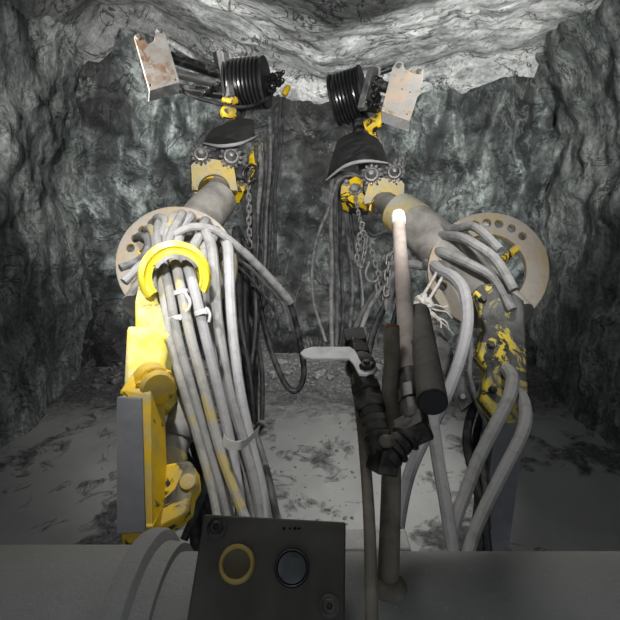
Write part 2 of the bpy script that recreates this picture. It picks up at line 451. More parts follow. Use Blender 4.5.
    # --- notched saddle plate with folded lip
    qp = Plane(*D['plate_plane'])
    loops = [[qp.at(*q) for q in D['plate_out']]] + [[qp.at(*q) for q in circ(h[0], h[1], h[2], n=8)] for h in D['plate_holes']]
    sd = part('saddle_plate', lambda b: plate(b, loops, qp.n, .022), M['rusty'] if not D.get('plate_mat') else M[D['plate_mat']], t, .004)
    def fl(b):
        l, r = D['plate_lip']; A, B = qp.at(*l), qp.at(*r); dn = (qp.at((l[0] + r[0]) / 2 - D['lipdir'][0] * -1, (l[1] + r[1]) / 2 + D['lipdir'][1]) - (A + B) / 2).normalized()
        v = (dn * .95 + qp.n * .45).normalized()
        plate(b, [[A, B, B + v * .075, A + v * .075]], (B - A).cross(v).normalized() * (1 if (B - A).cross(v).dot(qp.n) > 0 else -1), .02)
    part('folded_lip', fl, M['steel'], sd, .003)
    for (x, y, w) in D['plate_pins']:
        part('pin', lambda b: lathe(b, [(w, -.03), (w, .012), (w * .8, .016), (w * .4, .016)], frame(qp.at(x, y), -qp.n), 12), M['steel'], sd)
    # --- small couplings round the reel
    for (x, y, d, r) in D['couplings']:
        p = P(x, y, d)
        part('hose_coupling', lambda b: (lathe(b, [(r * .7, -.05), (r * .7, 0), (r, 0), (r, .025), (r * .75, .03), (r * .75, .06), (r * .4, .075), (.001, .08)], frame(p, (random.uniform(-.4, .4) + D['cx'], -.6, .3)), 6)), M['coil'], t)
    for (q, w) in D['yellow_bits']:
        part('knuckle', lambda b: tube(b, q, w, 12), M['yellow_chip'], t)
    # --- hose guide ring round the tube
    rp = Plane(*D['ring_plane']); x, y, ro, ri = D['ring']
    ro2 = ro * .95
    holes = [(x + (ro * .80) * math.cos(R(a)), y - (ro2 * .82) * math.sin(R(a))) for a in D['ring_holes']]
    loops = [[rp.at(*q) for q in circ(x, y, ro, ro2, 48)], [rp.at(*q) for q in circ(x, y, ri, ri * .95, 36)]] + [[rp.at(*q) for q in circ(h[0], h[1], 4.2, n=10)] for h in holes]
    part('hose_guide_ring', lambda b: plate(b, loops, rp.n, .03), M['ring'], t, .004)
    # three arms holding the ring on the tube
    for a in (40, 160, 280):
        p0 = rp.at(x + ri * 1.05 * math.cos(R(a)), y - ri * math.sin(R(a))) + rp.n * .015
        p1 = rp.at(x, y) + rp.n * .015
        p1 = p1 + (p0 - p1).normalized() * .09
        part('ring_arm', lambda b: sweep(b, [p0, (p0 + p1) / 2, p1], .018, 8), M['yellow_chip'], t)
    return t, holes, rp

LEFT = dict(root=(146, 320, 1.82), label='left drilling boom with rust-stained notched plate and black hose reel at its head', cx=.6,
    tube=[(146, 312, 1.82, 50), (168, 275, 1.95, 48), (198, 224, 2.24, 43), (219, 199, 2.42, 37)], tube_mat=M['boom'],
    inner=[(218, 200, 2.40, 22), (218, 190, 2.66, 20), (222, 172, 2.95, 22), (230, 138, 3.22, 20)], mount=[(230, 140, 3.25, 18), (236, 115, 3.6, 16), (248, 92, 3.92, 16)],
    clamp_plane=((191, 190, 2.63), (235, 192, 2.69), (212, 158, 2.655)), clamp_hole=(214, 192, 16.5, 18), clamp_a=(6, 176),
    clamp_out=[(197, 190), (192, 190), (191, 165), (196, 160), (207, 158), (226, 161), (234, 167), (238, 191), (231, 190)],
    clamp_holes=[(201, 165), (223.5, 165.5)],
    house=[(190, 172), (193, 152), (205, 147), (232, 147), (250, 150), (248, 178), (236, 176), (232, 166), (200, 162)],
    gears=[(231, 157, 9), (201, 155, 8)],
    side_plane=((238, 180, 2.8), (262, 172, 2.9), (250, 150, 2.95)), side_out=[(236, 168), (248, 160), (253, 146), (258, 138), (263, 142), (263, 158), (256, 168), (250, 184), (244, 191), (238, 190)],
    hoops=[([(247, 182, 2.70), (243, 175, 2.68), (246, 167, 2.68), (253, 165, 2.70), (257, 171, 2.72), (255, 180, 2.72), (248, 184, 2.70)], 3)], side_bolts=[(245, 178, .02), (249, 172, .014), (241, 184, .014)],
    lip=[(203, 143, 2.75), (220, 146, 2.62), (240, 143.5, 2.62), (255, 137, 2.75)], hood_top=[(222, 126, 3.2), (230, 121, 3.25), (242, 118, 3.25), (254, 120, 3.2)],
    reel=[(233, 86, 3.62), (263, 83, 3.58)], reel_r=.185, turns=8,
    bracket_plane=((221, 49, 3.5), (229, 97, 3.42), (216, 75, 3.66)), bracket_out=[(212, 52), (220, 49), (222.5, 52), (229, 95), (225, 98), (218, 95), (216, 80)],
    bars=[((170, 57, 3.42), (218, 73, 3.6), 11, 'steel_dark'), ((174, 73, 3.40), (219, 84, 3.56), 9, 'steel'), ((168, 40, 3.5), (216, 68, 3.66), 7, 'hose_mid'), ((176, 88, 3.5), (226, 95, 3.6), 9, 'steel_dark')],
    plate_plane=((137, 36, 3.3), (165, 30, 3.4), (183, 92, 3.36)),
    plate_out=[(134, 36), (138, 33), (142, 35), (148, 44), (154, 41), (156, 30), (159, 26.5), (164, 29), (180, 82.5), (149.5, 90.5)],
    plate_holes=[(150.5, 85, 1.1), (176, 79.5, 1.1)], plate_lip=((149.5, 90.5), (180, 82.5)), lipdir=(0, 6), plate_pins=[(138, 38, .02), (159, 31, .02)],
    couplings=[(272, 78, 3.6, .035), (277, 84, 3.58, .03), (271, 90, 3.55, .04), (278, 76, 3.65, .025), (214, 88, 3.5, .03), (206, 92, 3.5, .025)],
    yellow_bits=[([(224, 101, 3.5), (230, 102, 3.48), (236, 100, 3.5)], 8), ([(225, 112, 3.4), (229, 113, 3.38), (234, 114, 3.4)], 12), ([(284, 95, 3.7), (286, 91, 3.7), (288, 87, 3.72)], 6)],
    ring_plane=((120, 265, 1.98), (232, 262, 1.98), (176, 212, 2.06)), ring=(176, 264, 61, 38), ring_holes=[46, 33, 20, 62, 78, 92, 106, 120, 134, 147, 160, 5])
RIGHT = dict(root=(512, 330, 1.82), label='right drilling boom with clean pale notched plate and black hose reel at its head', cx=-.6,
    tube=[(512, 322, 1.84, 50), (470, 278, 2.0, 48), (434, 241, 2.16, 46), (403, 214.5, 2.32, 38)], tube_mat=M['boom'],
    sleeve=[(414, 223.5, 2.262, 43), (406, 217, 2.305, 41), (398, 211, 2.345, 38.5)],
    inner=[(402, 214, 2.3, 27), (391, 207, 2.52, 24), (384, 200, 2.75, 22), (372, 178, 2.95, 20), (362, 146, 3.2, 18)], mount=[(362, 150, 3.22, 18), (360, 122, 3.6, 16), (354, 100, 3.9, 16)],
    clamp_plane=((364, 203, 2.68), (404, 200, 2.64), (384, 178, 2.655)), clamp_hole=(384, 207, 13.5, 15), clamp_a=(25, 165),
    clamp_out=[(371, 203), (365, 204), (364, 199), (369, 182), (374, 178), (394, 178), (402, 181), (404.5, 184), (403, 202), (396, 200)],
    clamp_holes=[(377.5, 184), (396.5, 184)],
    house=[(362, 190), (363, 170), (375, 163), (400, 165), (405, 178), (404, 184), (394, 180), (374, 180), (366, 196)],
    gears=[(371.5, 175, 8.5), (394.5, 172.5, 8)],
    side_plane=((340, 196, 2.8), (364, 200, 2.75), (354, 176, 2.85)), side_out=[(341, 185), (347, 178), (356, 176), (364, 180), (368, 188), (366, 203), (352, 202), (340, 197)],
    side_bolts=[(355.5, 190, .03), (347, 184, .014)],
    lip=[(326.5, 180, 2.85), (345, 166, 2.7), (366, 161, 2.62), (388, 163, 2.65)], hood_top=[(338, 140, 3.2), (350, 133, 3.25), (362, 131, 3.25), (374, 136, 3.2)],
    reel=[(361, 93, 3.5), (338, 100, 3.56)], reel_r=.185, turns=7,
    bracket_plane=((376, 67, 3.4), (366, 110, 3.32), (384, 84, 3.55)), bracket_out=[(374, 67), (379, 66), (383, 69), (376, 84), (370, 108), (366, 111), (363, 107), (369, 84)],
    bars=[((374, 84, 3.45), (396, 90, 3.42), 11, 'steel_dark'), ((372, 98, 3.42), (392, 104, 3.4), 10, 'steel'), ((378, 73, 3.5), (398, 66, 3.46), 6, 'steel_dark'), ((366, 108, 3.4), (388, 112, 3.4), 7, 'steel_dark')],
    plate_plane=((394, 64, 3.3), (422, 72, 3.26), (380, 118, 3.22)), plate_mat='plate_clean',
    plate_out=[(393, 66), (396, 62), (400, 61), (403, 63), (405, 69), (411, 72.5), (416, 70), (419.5, 67), (423, 70), (423.5, 77), (409.5, 121), (381.5, 111)],
    plate_holes=[(383.5, 106, 1.1), (407, 114, 1.1), (402, 89, 1.), (410, 92, 1.)], plate_lip=((381.5, 111), (409.5, 121)), lipdir=(0, 6), plate_pins=[(399, 66, .02), (419, 72, .02)],
    couplings=[(376, 90, 3.4, .03), (378, 99, 3.38, .035), (371, 106, 3.36, .03), (377, 110, 3.36, .028), (381, 82, 3.45, .03), (345, 120, 3.6, .03)],
    yellow_bits=[([(366, 128, 3.4), (374, 124, 3.38), (382, 118, 3.4)], 14), ([(368, 134, 3.4), (372, 136, 3.4), (376, 134, 3.4)], 7)],
    ring_plane=((432, 268, 1.98), (542, 266, 1.98), (487, 216, 2.06)), ring=(489, 270, 61, 38), ring_holes=[134, 147, 160, 173, 120, 106, 92, 78, 62, 46, 187, 200])
M['yellow_sliver'] = dusty('worn_dark_bracket', (.03, .03, .03), (.2, .2, .19), .15, .5, 0, 9, (.75, .58, .06), .32)
M['plate_clean'] = dusty('clean_saddle_plate', (.70, .67, .63), (.72, .70, .68), .35, .5, .1, 9, (.55, .42, .14), .1, dust_or_glow=(.88, .68, .50))  # warm pale patches put the lit hot spot into the colour
LB, LH, LP = boom(LEFT)
RB, RH, RP = boom(RIGHT)

# ------------------------------------------------------------------ yellow hose saddle and boom support, left
t = thing('boom_support', 'bright yellow boom support post with a rounded hose saddle on top, at the left', 'boom support', P(143, 900, 1.2))
c0 = P(176, 277, 1.5); ax = (CAM - c0).normalized(); ax = (ax + Vector((.12, 0, -.1))).normalized()
fr = frame(c0, ax, RT)
sr = 1.5 / F
part('hose_saddle', lambda b: lathe(b, [(35 * sr, -.05), (36 * sr, -.01), (34 * sr, .012), (31 * sr, .02), (28.5 * sr, .008), (26.5 * sr, .006), (25 * sr, .016), (23 * sr, .014), (22 * sr, -.05), (35 * sr, -.05)], fr, 40, R(-32), R(214)), M['yellow_lit'], t, 0)
part('saddle_lip', lambda b: lathe(b, [(23 * sr, .012), (23 * sr, .030), (20 * sr, .034), (20 * sr, -.02), (23 * sr, -.02), (23 * sr, .012)], fr, 30, R(28), R(150)), M['steel'], t, label='worn bare steel inner lip')
pp = Plane((140, 300, 1.5), (170, 300, 1.5), (148, 345, 1.42))
part('saddle_bracket', lambda b: plate(b, [[pp.at(*q) for q in [(138, 282), (146, 276), (153, 284), (157, 300), (168, 318), (172, 336), (160, 342), (134, 334), (134, 300)]]], pp.n, .09), M['yellow_lit'], t, .012)
pp2 = Plane((140, 330, 1.38), (166, 332, 1.38), (150, 372, 1.30))
part('pivot_casting', lambda b: plate(b, [[pp2.at(*q) for q in [(126, 324), (150, 326), (162, 334), (167, 350), (164, 362), (170, 378), (158, 396), (140, 402), (122, 400)]]], pp2.n, .14), M['yellow_lit'], t, .02)
def fcap(b):
    p = P(157, 387, 1.24)
    lathe(b, [(.052, -.08), (.052, -.012), (.044, -.01), (.046, .0), (.046, .018), (.040, .024), (.001, .026)], frame(p, (.45, -.75, .1)), 24)
    for i in range(6):
        f2 = frame(p, (.45, -.75, .1)); q = f2 @ Vector((.048 * math.cos(i * 1.047), .048 * math.sin(i * 1.047), -.012))
        lathe(b, [(.008, 0), (.008, .01), (.005, .012)], frame(q, (.45, -.75, .1)), 6)
part('pivot_cap', fcap, M['yellow'], t)
zt = P(140, 395, 1.22); zb = P(140, 530, 1.08)
def fpost(b):
    A = [(134, 392, 1.2), (152, 394, 1.2), (158, 530, 1.05), (120, 530, 1.05)]
    q = [P(120, 390, 1.2), P(150, 393, 1.2), P(153, 530, 1.07), P(120, 532, 1.07)]
    plate(b, [q], Vector((0, 1, .1)), .12)
    xm = (q[2].x + q[3].x) / 2; ym = q[2].y + .06
    box(b, Matrix.Translation((xm, ym, q[2].z / 2 + .01)), abs(q[2].x - q[3].x), .12, q[2].z)
ps = part('post', fpost, M['yellow'], t, .004)
def fpp(b):
    q = [P(118, 396, 1.192), P(142.5, 397, 1.192), P(146.5, 530, 1.062), P(118, 532, 1.062)]
    plate(b, [q], Vector((0, -1, -.1)).normalized(), .008)
part('shaded_front', fpp, M['post'], ps, .002, label='grey layer standing for the dusty, unlit front of the post')  # grey sheet paints the shade on the post's unlit front
pl3 = Plane((155, 470, 1.2), (195, 470, 1.2), (160, 525, 1.12))
lug = part('cylinder_lug', lambda b: plate(b, [[pl3.at(*q) for q in [(150, 462), (166, 464), (178, 461), (190, 460), (195, 468), (197, 484), (191, 494), (188, 510), (178, 520), (160, 529), (150, 530)]]], pl3.n, .07), M['yellow_chip'], t, .008)
part('bolt', lambda b: lathe(b, [(.012, 0), (.012, .012), (.008, .02), (.004, .02)], frame(pl3.at(159, 474), -pl3.n), 12), M['steel_dark'], lug)
part('boss', lambda b: lathe(b, [(.02, -.02), (.02, .006), (.014, .008), (.008, .008)], frame(pl3.at(188, 482), -pl3.n), 18), M['yellow'], lug)

# grey hydraulic cylinder running from the lug up behind the hoses
t = thing('hydraulic_cylinder', 'dusty grey hydraulic cylinder slanting up from the yellow lug behind the hoses', 'hydraulic cylinder', P(168, 470, 1.32))
part('barrel', lambda b: tube(b, [(167, 468, 1.30, 31), (176, 440, 1.36, 30), (186, 408, 1.44, 29), (194, 380, 1.52, 28)], None, 24), M['boom'], t)
part('gland', lambda b: tube(b, [(166, 470, 1.295, 34), (169, 462, 1.31, 34), (171, 456, 1.325, 34)], None, 24), M['yellow_dust'], t)
part('collar', lambda b: tube(b, [(177, 437, 1.365, 33), (178, 434, 1.37, 33), (179, 431, 1.38, 33)], None, 24), M['steel'], t)

# right support (mostly beyond the right edge of the photo)
t = thing('boom_support', 'chipped yellow boom support bracket behind the hoses at the right edge', 'boom support', P(515, 900, 1.4))
rp2 = Plane((474, 300, 1.75), (505, 300, 1.75), (490, 400, 1.66))
part('bracket_plate', lambda b: plate(b, [[rp2.at(*q) for q in [(474, 292), (482, 284), (500, 282), (525, 300), (530, 420), (500, 425), (488, 410), (482, 400), (488, 372), (479, 356), (486, 330), (480, 312)]]], rp2.n, .08), M['yellow_sliver'], t, .01)
part('post', lambda b: box(b, Matrix.Translation((P(512, 415, 1.66).x, P(512, 415, 1.66).y + .06, P(512, 415, 1.66).z / 2)), .11, .12, P(512, 415, 1.66).z), M['post'], t, .004)
for (x, y) in ((482, 300), (490, 345), (492, 390)):
    part('bolt', lambda b: lathe(b, [(.016, 0), (.016, .012), (.009, .02), (.004, .02)], frame(rp2.at(x, y), -rp2.n), 6), M['steel_dark'], t)
t = thing('support_strut', 'dark flat steel strut slanting down behind the grey hose, right of the black grip', 'strut', P(470, 420, 1.75))
sp2 = Plane((420, 318, 1.95), (436, 312, 1.95), (468, 400, 1.78))
part('bar', lambda b: plate(b, [[sp2.at(*q) for q in [(418, 318), (434, 308), (474, 402), (462, 412)]]], sp2.n, .03), M['steel_dark'], t, .004)
part('bolt', lambda b: lathe(b, [(.018, 0), (.018, .014), (.01, .024), (.004, .024)], frame(sp2.at(462, 398), -sp2.n), 6), M['steel'], t)

# ------------------------------------------------------------------ hoses, left bundle
gL = 'grey hoses of the left bundle'
hose('grey hose at the outer left of the bundle, curving through the yellow saddle', [(146, 231, 2.12), (150, 228, 1.99), (154, 234, 1.9), (157, 252, 1.72), (160, 272, 1.56), (164, 300, 1.5), (171, 345, 1.44), (184, 392, 1.38), (200, 447, 1.32), (214, 500, 1.26), (224, 560, 1.2)], 9.5, M['hose_stain'], gL)
hose('pale grey hose under the left side of the yellow saddle, second from the left', [(160, 225, 2.12), (162, 220, 1.99), (158, 228, 1.9), (158, 246, 1.75), (164, 268, 1.56), (169, 288, 1.5), (178, 338, 1.45), (193, 392, 1.4), (208, 447, 1.34), (223, 500, 1.28), (236, 560, 1.22)], 10.5, M['hose'], gL)
hose('yellow-stained hose in the middle of the yellow saddle, wrapped by two ties', [(174, 219, 2.12), (176, 216, 1.99), (170, 225, 1.9), (168, 246, 1.76), (176, 266, 1.56), (181, 290, 1.5), (191, 338, 1.45), (205, 392, 1.40), (219, 447, 1.34), (240, 505, 1.27), (260, 555, 1.22)], 11.5, M['hose_stain'], gL)
hose('whitish hose at the right inside the yellow saddle, with a loose tie end', [(188, 219, 2.12), (190, 217, 1.99), (182, 228, 1.9), (178, 248, 1.77), (188, 268, 1.56), (195, 292, 1.5), (207, 342, 1.46), (219, 392, 1.42), (231, 447, 1.36), (240, 500, 1.29), (248, 560, 1.23)], 12, M['hose_pale'], gL)
hose('grey hose dropping just outside the right of the yellow saddle', [(202, 222, 2.14), (206, 222, 2.01), (204, 228, 1.9), (211, 245, 1.8), (214, 268, 1.68), (218, 322, 1.6), (229, 390, 1.52), (243, 440, 1.46), (256, 490, 1.4), (266, 555, 1.34)], 12, M['hose'], gL)
hose('outermost pale hose of the bundle, falling from the right rim of the guide ring', [(218, 240, 2.12), (224, 239, 1.99), (228, 248, 1.9), (229, 268, 1.8), (230, 300, 1.72), (233, 340, 1.66), (240, 392, 1.56), (250, 440, 1.48), (264, 500, 1.40), (270, 555, 1.34)], 12.5, M['hose_pale'], gL)
hose('darker grey hose peeling off the bundle at the far lower right', [(226, 300, 1.78), (226, 340, 1.72), (236, 400, 1.64), (256, 438, 1.56), (271, 490, 1.48), (284, 558, 1.40)], 9, M['hose_mid'], gL)
hose('thin dark hose between the stained hoses low in the bundle', [(172, 300, 1.56), (182, 352, 1.52), (199, 400, 1.46), (213, 447, 1.40), (229, 505, 1.34), (240, 560, 1.28)], 7, M['hose_mid'], gL)
hose('black hose inside the strapped right half of the bundle', [(214, 300, 1.8), (222, 352, 1.72), (232, 402, 1.62), (237, 447, 1.54), (240, 490, 1.46), (236, 555, 1.4)], 10, M['hose_dark'], gL)
gU = 'short hoses looping out of the left guide ring'
hose('bent grey hose looping out of the ring left of the yellow saddle', [(153, 226, 2.12), (158, 218, 1.98), (166, 222, 1.9), (160, 240, 1.83), (150, 258, 1.74), (138, 268, 1.66), (124, 282, 1.62)], 9, M['hose'], gU)
hose('bent grey hose rising out of the ring above the yellow saddle', [(172, 222, 2.1), (182, 214, 1.97), (178, 222, 1.88), (170, 238, 1.8), (166, 262, 1.66), (168, 292, 1.64), (176, 330, 1.66)], 9.5, M['hose'], gU)
hose('stubby grey hose turning through the ring above the right of the saddle', [(206, 234, 2.12), (208, 226, 1.99), (200, 236, 1.88), (193, 250, 1.8), (192, 270, 1.66), (198, 300, 1.64), (205, 332, 1.66)], 10.5, M['hose'], gU)
hose('thick grey hose bending over the ring right of the saddle', [(212, 240, 2.14), (216, 231, 2.0), (212, 238, 1.9), (205, 252, 1.82), (204, 280, 1.74), (210, 330, 1.68), (224, 390, 1.6), (238, 440, 1.54), (250, 500, 1.46), (256, 556, 1.4)], 11, M['hose'], gU)
hose('thin grey hose low on the left rim of the guide ring', [(136, 240, 2.1), (140, 236, 1.98), (148, 240, 1.9), (146, 254, 1.84), (136, 262, 1.78), (120, 268, 1.74)], 8, M['hose_mid'], gU)
hose('long dusty hose arching over the guide ring and reaching out to the right', [(160, 262, 1.84), (165, 246, 1.82), (176, 234, 1.82), (192, 227, 1.84), (212, 229, 1.88), (228, 239, 1.92), (246, 254, 2.0), (266, 274, 2.12), (284, 294, 2.25), (290, 302, 2.3)], 8, M['hose'], None, ferrule=False)
hose('black hose hanging in a deep loop between the two booms', [(288, 299, 2.29), (294, 316, 2.34), (301, 348, 2.4), (304, 372, 2.42), (300, 387, 2.42), (293, 391, 2.42), (284, 382, 2.42), (273, 356, 2.42), (265, 328, 2.44), (258, 296, 2.48), (252, 262, 2.55)], 6, M['hose_black'], None)
gS = 'thin cables beside the dusty arched hose'
hose('thin grey cable running just below the dusty arched hose', [(232, 256, 2.05), (250, 268, 2.12), (270, 288, 2.22), (284, 306, 2.32), (290, 330, 2.4)], 3.6, M['hose_mid'], gS, 'cable', 'cable')
hose('second thin cable sagging below the dusty arched hose', [(232, 262, 2.1), (248, 276, 2.16), (266, 298, 2.26), (276, 314, 2.34), (280, 340, 2.42)], 3.2, M['hose_dark'], gS, 'cable', 'cable')

hose('black hose slung under the tie bars of the left boom head', [(180, 88, 3.44), (192, 96, 3.4), (212, 102, 3.42), (234, 107, 3.42), (252, 106, 3.45), (270, 98, 3.5)], 4, M['hose_black'], None)
# black hoses hanging under the left clamp
gB = 'black hoses hanging below the left clamp'
specs = [
 ('leftmost black hose under the left clamp, close to the chain', [(256, 146, 2.95), (256, 180, 2.9), (252, 220, 2.8), (250, 262, 2.7), (249, 320, 2.62), (248, 372, 2.56)], 4, 'hose_dark'),
 ('shiny black hose second from the left under the left clamp', [(259, 140, 2.98), (261, 175, 2.92), (257, 220, 2.84), (254, 275, 2.74), (256, 330, 2.66), (257, 392, 2.58)], 4.5, 'hose_mid'),
 ('black hose third from the left under the left clamp', [(265, 130, 3.1), (266, 170, 3.02), (262, 215, 2.94), (260, 258, 2.85), (256, 300, 2.78), (252, 352, 2.7)], 4, 'hose_dark'),
 ('grey-streaked hose fourth from the left under the left clamp', [(270, 118, 3.3), (270, 165, 3.16), (266, 212, 3.05), (265, 255, 2.95), (262, 296, 2.85)], 4, 'hose_mid'),
 ('black hose falling from the left reel along the right of the group', [(278, 96, 3.6), (276, 140, 3.4), (271, 185, 3.22), (270, 232, 3.1), (268, 268, 2.98), (262, 312, 2.86)], 4, 'hose_dark'),
 ('rightmost black hose falling from the left reel fittings', [(284, 98, 3.65), (281, 140, 3.46), (275, 190, 3.3), (275, 235, 3.16), (274, 266, 3.05), (266, 304, 2.9)], 3.6, 'hose_dark'),
]
for l, p, w, mt in specs: hose(l, p, w, M[mt], gB)
gD = 'dark hoses behind the pale bundle'
dk = [
 ('dark hose just right of the pale bundle', [(236, 232, 2.3), (238, 270, 2.2), (240, 320, 2.1), (250, 380, 2.05), (254, 440, 2.0), (252, 500, 1.95)], 9, 'hose_black'),
 ('dark hose second behind the pale bundle', [(240, 240, 2.34), (244, 275, 2.26), (245, 325, 2.18), (246, 380, 2.1), (246, 440, 2.05), (250, 510, 2.0)], 8, 'hose_black'),
 ('dark hose third behind the pale bundle, bellied outward', [(236, 228, 2.4), (250, 262, 2.32), (256, 310, 2.26), (252, 360, 2.2), (243, 400, 2.16)], 8, 'hose_black'),
 ('dark hose crossing diagonally behind the pale bundle', [(234, 290, 2.26), (246, 312, 2.24), (256, 336, 2.24), (262, 372, 2.24), (262, 420, 2.2)], 5, 'hose_dark'),
 ('straight dark hose dropping to the floor right of the bundle', [(246, 170, 2.9), (252, 190, 2.86), (254, 240, 2.7), (252, 300, 2.52), (256, 350, 2.46), (255, 400, 2.42), (257, 440, 2.38), (262, 500, 2.34), (264, 560, 2.3), (264, 640, 2.28), (264, 716, 2.3)], 5.5, 'hose_dark'),
 ('dark hose fourth behind the pale bundle, in the gap at its left', [(168, 400, 1.72), (180, 440, 1.7), (196, 480, 1.66), (204, 520, 1.62), (206, 560, 1.6)], 8, 'hose_black'),
 ('thick black filler hose darkening the gap behind the yellow lug, nearest the bundle', [(190, 420, 1.78), (200, 460, 1.74), (208, 500, 1.7), (214, 560, 1.64)], 14, 'hose_black'),  # added dark mass, like the next one, to blacken the gap
 ('thick black filler hose darkening the gap behind the yellow lug, nearest the post', [(176, 430, 1.76), (186, 470, 1.74), (194, 510, 1.7), (198, 560, 1.66)], 14, 'hose_black'),
 ('dark hose low behind the yellow lug', [(214, 440, 1.68), (206, 480, 1.64), (196, 510, 1.6), (184, 540, 1.56)], 8, 'hose_dark'),
]
for l, p, w, mt in dk: hose(l, p, w, M[mt], gD)

# ------------------------------------------------------------------ hoses, right side
gR = 'grey hoses of the right guide ring'
rh = [
 ('thick pale hose bending down from the right guide ring beside the rope', [(428, 262, 2.12), (434, 266, 2.0), (442, 272, 1.9), (454, 278, 1.8), (464, 292, 1.72), (467.5, 318, 1.66), (463, 348, 1.6), (452, 382, 1.55), (438, 414, 1.5), (420, 448, 1.46), (407, 482, 1.42), (398, 530, 1.36), (394, 575, 1.3)], 12.5, 'hose_pale'),
 ('upper grey hose through the right guide ring, bending right', [(412, 240, 2.3), (432, 236, 2.12), (450, 236, 1.99), (462, 238, 1.9), (476, 245, 1.82), (496, 260, 1.76), (514, 290, 1.7)], 10, 'hose'),
 ('topmost grey hose through the right guide ring', [(414, 238, 2.4), (436, 228, 2.14), (456, 229, 1.99), (470, 226, 1.9), (482, 232, 1.82), (500, 250, 1.76)], 9, 'hose'),
 ('lower grey hose crossing the right guide ring', [(410, 262, 2.3), (426, 256, 2.14), (440, 252, 2.0), (456, 258, 1.92), (474, 266, 1.84), (496, 280, 1.78), (512, 310, 1.72)], 10, 'hose'),
 ('grey hose sweeping from behind the bright-tipped rod up to the right ring', [(394, 264, 2.34), (408, 252, 2.26), (424, 242, 2.18), (440, 236, 2.08)], 9, 'hose'),
 ('dark grey hose under the sweeping hose at the right ring', [(384, 276, 2.4), (402, 262, 2.3), (424, 250, 2.2), (436, 244, 2.1)], 9, 'hose_mid'),
 ('grey hose curling from the right ring behind the bright-tipped rod', [(436, 266, 2.06), (424, 266, 2.14), (412, 264, 2.2), (402, 268, 2.26), (392, 282, 2.34), (388, 310, 2.4)], 9, 'hose'),
]
for l, p, w, mt in rh: hose(l, p, w, M[mt], gR)
gF = 'pale hoses running down to the dusty cross tube'
hose('pale hose dropping straight from behind the black grip to the cross tube', [(402, 272, 2.15), (404, 298, 1.92), (410, 326, 1.72), (419, 352, 1.56), (426, 380, 1.45), (431, 412, 1.34), (438, 460, 1.26), (445, 500, 1.2), (455, 565, 1.12)], 13, M['hose_pale'], gF)
hose('pale hose slanting in from the right edge across the lower right', [(503, 366, 1.74), (512, 378, 1.6), (509, 398, 1.46), (496, 424, 1.37), (479, 458, 1.30), (465, 494, 1.24), (455, 522, 1.19), (446, 570, 1.12)], 13.5, M['hose'], gF)
hose('lowest pale hose in the bottom right corner above the cross tube', [(506, 388, 1.72), (522, 398, 1.58), (524, 428, 1.38), (502, 474, 1.26), (484, 510, 1.2), (472, 540, 1.16), (462, 580, 1.1)], 13, M['hose'], gF)
gK = 'black hoses hanging at the right edge'
bk = [
 ('black hose bowing out left at the right edge', [(494, 372, 1.9), (480, 392, 1.86), (470, 418, 1.8), (467, 445, 1.76), (474, 478, 1.7), (484, 520, 1.64), (490, 570, 1.6)], 9, 'hose_black'),
 ('second black hose inside the bowed one at the right edge', [(500, 390, 1.92), (486, 408, 1.88), (477, 432, 1.84), (475, 460, 1.78), (478, 500, 1.7), (476, 530, 1.64), (484, 570, 1.6)], 8, 'hose_black'),
 ('grey-streaked hose innermost at the right edge', [(500, 410, 1.88), (490, 424, 1.84), (484, 448, 1.8), (484, 480, 1.72), (488, 530, 1.66)], 7, 'hose_dark'),
 ('thin pale-sided hose falling beside the thick bent hose at right', [(470, 330, 1.8), (471, 352, 1.78), (470, 376, 1.76), (478, 404, 1.74), (490, 430, 1.72)], 5, 'hose_mid'),
]
for l, p, w, mt in bk: hose(l, p, w, M[mt], gK)
gC = 'hoses hanging below the right clamp'
ck = [
 ('thin hose bowing out left below the right clamp', [(368, 184, 2.84), (350, 176, 2.9), (338, 182, 2.92), (329, 208, 2.85), (318, 236, 2.8), (312.5, 266, 2.76), (313, 296, 2.72), (318, 318, 2.7), (326, 342, 2.66)], 3.4, 'hose_mid'),
 ('straight shiny hose leftmost below the right clamp', [(368, 181, 2.84), (348, 173, 2.92), (334, 177, 2.96), (331, 196, 2.93), (331, 224, 2.88), (332, 262, 2.82), (331, 305, 2.76), (332, 350, 2.7)], 4.2, 'hose_mid'),
 ('straight dark hose second below the right clamp', [(368, 183, 2.84), (351, 176.5, 2.9), (341, 180, 2.93), (336, 192, 2.93), (335, 222, 2.88), (336, 268, 2.82), (337, 310, 2.76), (336, 352, 2.7)], 4, 'hose_dark'),
 ('black hose third below the right clamp', [(340, 180, 2.98), (340, 225, 2.9), (341, 270, 2.84), (343, 312, 2.78), (340, 345, 2.72)], 4, 'hose_black'),
 ('dark hose fanning right below the right clamp', [(342, 182, 3.0), (346, 220, 2.94), (350, 262, 2.88), (352, 295, 2.82), (348, 338, 2.76)], 4, 'hose_dark'),
 ('outer dark hose fanning right behind the tangled chain', [(358, 186, 2.86), (349, 192, 2.95), (352, 226, 3.0), (358, 262, 2.94), (362, 300, 2.88), (360, 340, 2.8)], 4, 'hose_dark'),
 ('dark hose slanting left from the chain toward the valve', [(396, 262, 2.5), (384, 282, 2.5), (370, 300, 2.48), (358, 322, 2.46), (350, 345, 2.44)], 6, 'hose_dark'),
 ('grey-streaked hose slanting left under the chain', [(392, 276, 2.44), (378, 294, 2.44), (366, 316, 2.42), (358, 344, 2.4)], 5, 'hose_mid'),
 ('black hose slanting left closest to the bright-tipped rod', [(396, 290, 2.4), (384, 308, 2.4), (374, 330, 2.38), (368, 356, 2.36)], 7, 'hose_black'),
 ('black hose dropping behind the thick brown pipe', [(400, 300, 2.3), (392, 330, 2.3), (386, 370, 2.26), (384, 400, 2.24)], 6, 'hose_black'),
]
for l, p, w, mt in ck: hose(l, p, w, M[mt], gC)

